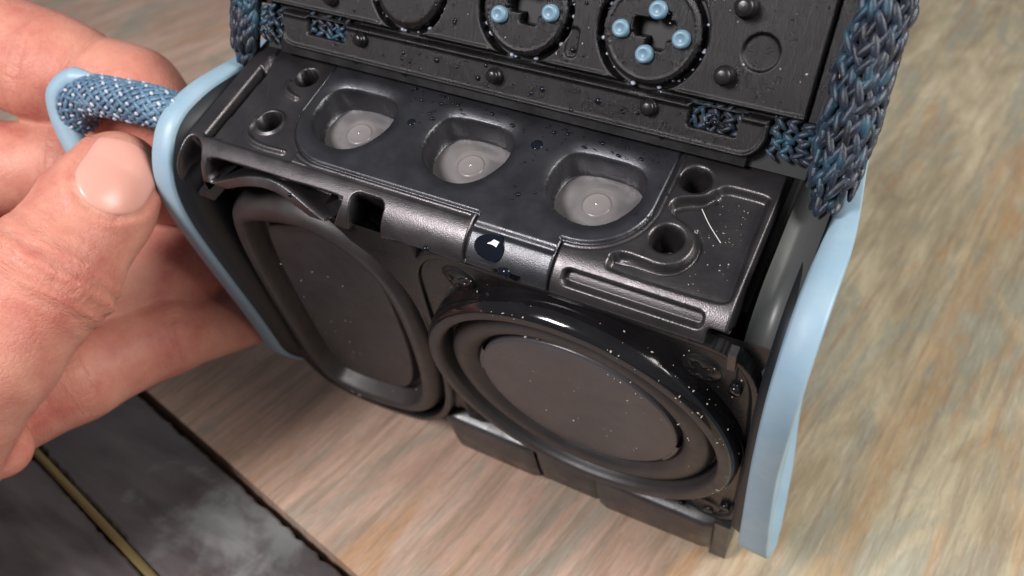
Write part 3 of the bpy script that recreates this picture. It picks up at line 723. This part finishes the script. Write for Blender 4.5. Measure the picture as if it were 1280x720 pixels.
def drop(label, p, n, r_, flat=.6, lobes=0):
    mb = MB(); n = np.array(n, float); n /= np.linalg.norm(n); t = np.cross(n, [.3,.8,.5]); t /= np.linalg.norm(t); b = np.cross(n, t)
    V = []; m1, m2 = 32, 9
    for i in range(m2):
        q_ = 1-i/(m2-1)
        for j in range(m1):
            a = 2*PI*j/m1; rr = r_*(1+.13*lobes*math.sin(2*a+1)+.06*lobes*math.sin(3*a+.7))*max(q_, .002)
            V.append(p-n*.015+t*rr*math.cos(a)+b*rr*math.sin(a)+n*(r_*flat*(1-q_**2.4)-.006-(.05 if q_ > .99 else 0)))
    F_ = [(k*m1+a, k*m1+(a+1)%m1, (k+1)*m1+(a+1)%m1, (k+1)*m1+a) for k in range(m2-1) for a in range(m1)]
    F_.append(tuple(range(m1-1,-1,-1)))
    o = mk('water_drop', V, F_, mt_drop, None, True, label=label, category='water drop', group='water drops on the speaker'); o.location = (0,0,LIFT); o.rotation_euler = (TILT,0,0); return o
p, n_ = top_at(.80,-.30); drop('large flat water drop on the tab under the middle switch', p, n_, .185, .15, 1)
p, n_ = top_at(1.02,-.52); drop('small water drop in the notch at the bottom of the tab', p, n_, .08, .6, 1)
p, n_ = top_at(.02,-.55); drop('round water drop on the lower edge of the grey band', p, n_, .045, .8)
p, n_ = top_at(-1.93,-.44); drop('tiny water drop on the arched rim above the oval radiator', p, n_, .035, .8)
p, n_ = top_at(-.93,.985); drop('water drop filling the dimple between the left and middle switches', p, n_, .06, .35)
p, n_ = top_at(.70,1.14); drop('water drop filling the dimple between the middle and right switches', p, n_, .08, .25)
drop('water drop beside the round peg on the lifted lip', flap_map(.22,.27,.0), LN, .032, .8)
drop('water drop low on the left of the lifted lip', flap_map(-1.05,.18,.0), LN, .035, .7)
drop('water drop on the lower lip plate near the corner', front_map(2.48,-5.02,.02), FN, .055, .7)
drop('water drop at the lower edge of the driver housing', front_map(3.10,-4.55,-.08), FN, .045, .7)
cr_ = MB()
def crumb(p, r_):
    A = rng.normal(size=(3,3)); q, _ = np.linalg.qr(A); cr_.add(*ellipsoid(p, (q[0]*r_*(.3+1.1*rng.random()**2), q[1]*r_*.6, q[2]*r_*(.6+rng.random())), 5, 4))
for _ in range(70):
    a = rng.choice([-.2,.15,.4,.75,1.1,1.9])+rng.normal()*.12 ; r_ = rng.choice([1.28, 1.6, 2.05, 2.1, 2.15], p=[.1,.1,.3,.25,.25])
    crumb(front_map(DC[0]+r_*math.cos(a), DC[1]+r_*math.sin(a), {1.28:.036,1.6:.12,2.05:.18,2.1:.165,2.15:.03}[float(r_)]), .006+.012*rng.random()**2)
for _ in range(45): crumb(front_map(rng.uniform(.2,3.7), rng.uniform(-.9,.0), rng.choice([-.05,.01])), .005+.009*rng.random()**2)
for _ in range(26): crumb(front_map(rng.uniform(-3.0,-1.2), rng.uniform(-4.6,-.8), .0), .004+.007*rng.random()**2)
for _ in range(20): crumb(front_map(DC[0]+rng.uniform(-1,1), DC[1]+rng.uniform(-.8,.8), .025), .004+.008*rng.random()**2)
for _ in range(50): crumb(flap_map(rng.uniform(-2.5,3.4), rng.uniform(.5,2.0), .03), .006+.013*rng.random()**2)
for _ in range(40):
    a, b = rng.uniform(2.9,3.3), rng.uniform(-.05,1.15)
    crumb(shell_map(a, b, -.095), .004+.006*rng.random()**2)
cr_.build('crumbs', mt_crumb, None, True, kind='stuff', label='pale crumbs and dust scattered over the driver and cover', category='crumbs')
bpy.data.objects['crumbs'].location = (0,0,LIFT); bpy.data.objects['crumbs'].rotation_euler = (TILT,0,0)
V, F_ = tube(spline([shell_map(2.74,.93,-.06), shell_map(2.88,.77,-.075), shell_map(3.06,.60,-.085)], 8), .0045, 6)
o = mk('fibre', V, F_, mt_fibre, None, True, label='fine pale fibre lying across the sunk right field', category='fibre'); o.location = (0,0,LIFT); o.rotation_euler = (TILT,0,0)

# ------------------------------------------------------------------ hand
def ray(px, py): return Bc.T @ np.array([(px-640)/1050., (py-360)/1050., 1.])
def at(px, py, d): return to_world(Cm+ray(px, py)*d)
CH = dict(
 thumb=[((146,222),11.35,.62),((122,258),11.2,.71),((60,345),10.85,.79),((-20,440),10.6,.88),((-130,560),10.8,1.20),((-260,640),11.4,1.6)],
 index=[((212,160),12.6,.60),((168,120),12.6,.70),((60,85),12.6,.80),((-60,40),12.7,.92),((-210,20),12.9,1.15),((-380,180),13.2,1.7)],
 middle=[((245,245),13.0,.50),((90,208),12.9,.66),((-80,215),12.9,.82),((-300,260),13.2,1.4)],
 ring=[((262,305),14.0,.78),((150,360),13.5,.86),((0,430),12.9,.80),((-200,440),12.9,1.2)],
 lower=[((328,393),14.9,.47),((205,420),13.4,.62),((95,470),12.6,.67),((-30,528),12.2,.74),((-220,600),12.2,1.3)],
 little=[((0,560),11.5,.42),((-80,570),11.6,.55),((-240,600),12.0,1.0)],
 palm=[((-260,300),13.2,1.9),((-380,460),12.8,2.3),((-700,620),13.0,2.0)])
chains = {k: [(at(*p, d), r_*d/d) for p, d, r_ in v] for k, v in CH.items()}
lo = np.min([p-r_ for v in chains.values() for p, r_ in v], 0)-.15; hi = np.max([p+r_ for v in chains.values() for p, r_ in v], 0)+.15
lo[0] = max(lo[0], -12.0)
hs = .055
gx, gy, gz = [np.arange(lo[i], hi[i], hs) for i in range(3)]
def cone_sd(Q, a, ra, b, rb):
    ab = b-a; t = np.clip(((Q-a)@ab)/(ab@ab), 0, 1); return np.linalg.norm(Q-(a+t[...,None]*ab), axis=-1)-(ra+(rb-ra)*t)
def smin(a, b, k):
    h = np.clip(.5+.5*(b-a)/k, 0, 1); return b*(1-h)+a*h-k*h*(1-h)
thA, thB = chains['thumb'][2][0], chains['thumb'][1][0]
thax = (thB-thA)/np.linalg.norm(thB-thA)
ixA, ixB = chains['index'][2][0], chains['index'][1][0]; ixax = (ixB-ixA)/np.linalg.norm(ixB-ixA)
camw = to_world(Cm)
ntc = .5*(chains['thumb'][0][0]+chains['thumb'][1][0]); ntax = chains['thumb'][0][0]-chains['thumb'][1][0]; ntax /= np.linalg.norm(ntax)
nnn = camw-ntc; nnn -= ntax*(nnn@ntax); nnn /= np.linalg.norm(nnn); nacr = np.cross(ntax, nnn)
def hand_sd(Q):
    d = None
    for k, c_ in chains.items():
        f = None
        for (a, ra), (b, rb) in zip(c_[:-1], c_[1:]):
            q = cone_sd(Q, a, ra, b, rb); f = q if f is None else smin(f, q, .18)
        if k == 'thumb':   # knuckle folds across the joint and broad flat of the nail end
            s_ = (Q-thA)@thax
            f = f-.028*np.sin(s_*26+1.5*np.sin(3*((Q-thA)@np.cross(thax,[0,0,1.]))))*np.exp(-(s_/.42)**2)-.05*np.exp(-(s_/.5)**2)
            qa = ((Q-ntc)@ntax-.10)/.54; qb = ((Q-ntc)@nacr)/.48; qn = (Q-ntc)@nnn
            rn = np.where(qa < .2, np.hypot(np.minimum(qa+.15, 0)/.85, qb), np.abs(qb)); rn = np.where(qa > .95, 9, rn)
            f = f+(qn > .1)*(.034*np.exp(-((rn-1.0)/.07)**2)-.028*np.exp(-((rn-1.22)/.12)**2)*(qa < .7))
        if k == 'index':
            s_ = (Q-ixA)@ixax-.75; f = f+.05*np.exp(-(s_/.10)**2)
        d = f if d is None else smin(d, f, .10 if k not in ('palm',) else .6)
    return d
Q = np.stack(np.meshgrid(gx, gy, gz, indexing='ij'), -1)
D = np.empty(Q.shape[:3])
for i in range(0, len(gx), 16): D[i:i+16] = hand_sd(Q[i:i+16])
def surface_nets(D, lo, hs):
    s = D < 0; nx, ny, nz = D.shape
    cnt = np.zeros((nx-1,ny-1,nz-1)); acc = np.zeros((nx-1,ny-1,nz-1,3))
    co = [(0,0,0),(1,0,0),(0,1,0),(1,1,0),(0,0,1),(1,0,1),(0,1,1),(1,1,1)]
    sl_ = lambda A, o: A[o[0]:nx-1+o[0], o[1]:ny-1+o[1], o[2]:nz-1+o[2]]
    for a in range(8):
        for b in range(a+1, 8):
            if sum(abs(co[a][k]-co[b][k]) for k in range(3)) != 1: continue
            A_, B_ = sl_(D, co[a]), sl_(D, co[b]); m = (A_ < 0) != (B_ < 0); t = np.where(m, A_/(A_-B_+1e-20), 0)
            for k in range(3): acc[..., k] += np.where(m, co[a][k]+t*(co[b][k]-co[a][k]), 0)
            cnt += m
    idx = np.full(cnt.shape, -1); act = cnt > 0; idx[act] = np.arange(act.sum())
    cells = np.argwhere(act); V = lo+hs*(cells+acc[act]/cnt[act][:,None]); Fs = []
    for ax in range(3):
        o1, o2 = [(1,2),(2,0),(0,1)][ax]
        A_ = np.take(s, range(D.shape[ax]-1), ax); B_ = np.take(s, range(1, D.shape[ax]), ax)
        e_ = np.argwhere(A_ != B_)
        ok = (e_[:,o1] > 0) & (e_[:,o2] > 0) & (e_[:,o1] < cnt.shape[o1]) & (e_[:,o2] < cnt.shape[o2]); e_ = e_[ok]
        flip = A_[tuple(e_.T)]
        d1 = np.zeros(3, int); d1[o1] = 1; d2 = np.zeros(3, int); d2[o2] = 1
        q = np.stack([idx[tuple((e_-d1-d2).T)], idx[tuple((e_-d2).T)], idx[tuple(e_.T)], idx[tuple((e_-d1).T)]], 1)
        q[~flip] = q[~flip][:, ::-1]; Fs.append(q)
    Fq = np.vstack(Fs); return V, Fq[(Fq >= 0).all(1)]
V, F_ = surface_nets(D, lo, hs)
hand = mk('hand', V, F_, mt_skin, None, True, label='bare hand gripping the left end of the speaker with thumb in front', category='hand')
def finger_coords(V):
    best = np.full(len(V), 1e9); co = np.zeros((len(V), 3)); fold = np.zeros(len(V))
    JOINTS = dict(thumb=[2], index=[1.45, 2], middle=[1], ring=[1], lower=[1, 2], little=[1], palm=[])
    for k, ch in CHN.items():
        L0 = 0.
        for i, ((a, ra), (b, rb)) in enumerate(zip(ch[:-1], ch[1:])):
            ab = b-a; L = np.linalg.norm(ab); t = np.clip((V-a)@ab/(L*L), 0, 1); q = V-(a+t[:,None]*ab); d = np.linalg.norm(q, axis=1)-(ra+(rb-ra)*t)
            m = d < best; best[m] = d[m]; sl = L0+t*L
            u = np.cross(ab/L, [0,0,1.]); u /= np.linalg.norm(u); w_ = np.cross(ab/L, u)
            co[m] = np.stack([sl, q@u, q@w_], 1)[m]
            f = np.full(len(V), .10)
            for j in JOINTS[k]:
                jj = int(j); Lj = sum(np.linalg.norm(ch[z+1][0]-ch[z][0]) for z in range(jj))+(j-jj)*np.linalg.norm(ch[min(jj+1,len(ch)-1)][0]-ch[jj][0])
                f = np.maximum(f, .85*np.exp(-((sl-Lj)/(.42 if k == 'thumb' else .16))**2))
            fold[m] = f[m]; L0 += L
    return co, fold
CHN = chains
fco, ffold = finger_coords(V)
hand.data.attributes.new('finger', 'FLOAT_VECTOR', 'POINT').data.foreach_set('vector', fco.ravel())
hand.data.attributes.new('fold', 'FLOAT', 'POINT').data.foreach_set('value', ffold)
sub = hand.modifiers.new('smooth', 'SUBSURF'); sub.levels = 1; sub.render_levels = 1
# thumbnail: a curved plate lying on the thumb
tc = .5*(chains['thumb'][0][0]+chains['thumb'][1][0]); tax = chains['thumb'][0][0]-chains['thumb'][1][0]; tax /= np.linalg.norm(tax)
nn = camw-tc; nn -= tax*(nn@tax); nn /= np.linalg.norm(nn); acr = np.cross(tax, nn)
nn2 = nn*math.cos(.22)+acr*math.sin(.22)*0+nn*0; 
nu, nw = 40, 30; uu = np.linspace(-1, 1, nu); ww = np.linspace(-1, 1, nw); V = []; 
for a in uu:
    wd = .47*math.sqrt(max(0., 1-max(0, -a-.15)**2/.85**2*1.0))*(1 if a < .6 else math.sqrt(max(0.02, 1-((a-.6)/.42)**2)))
    for b in ww: V.append(tc+tax*(a*.52+.10)+acr*(b*wd)+nn*1.4)
V = np.array(V); dd = np.zeros(len(V))
for _ in range(40):
    st = hand_sd(V-nn*dd[:,None]); dd += np.clip(st, -.05, .3)*.8
Pn = V-nn*dd[:,None]; bb = np.tile(ww, nu); aa = np.repeat(uu, nw)
lift = .022*(1-np.clip(np.abs(bb), 0, 1)**6)*(1-np.clip(-aa, 0, 1)**8)-.012
Pn = Pn+nn*lift[:,None]
mk('thumbnail', Pn, grid_faces(nu, nw)[:, ::-1], mt_nail, hand)
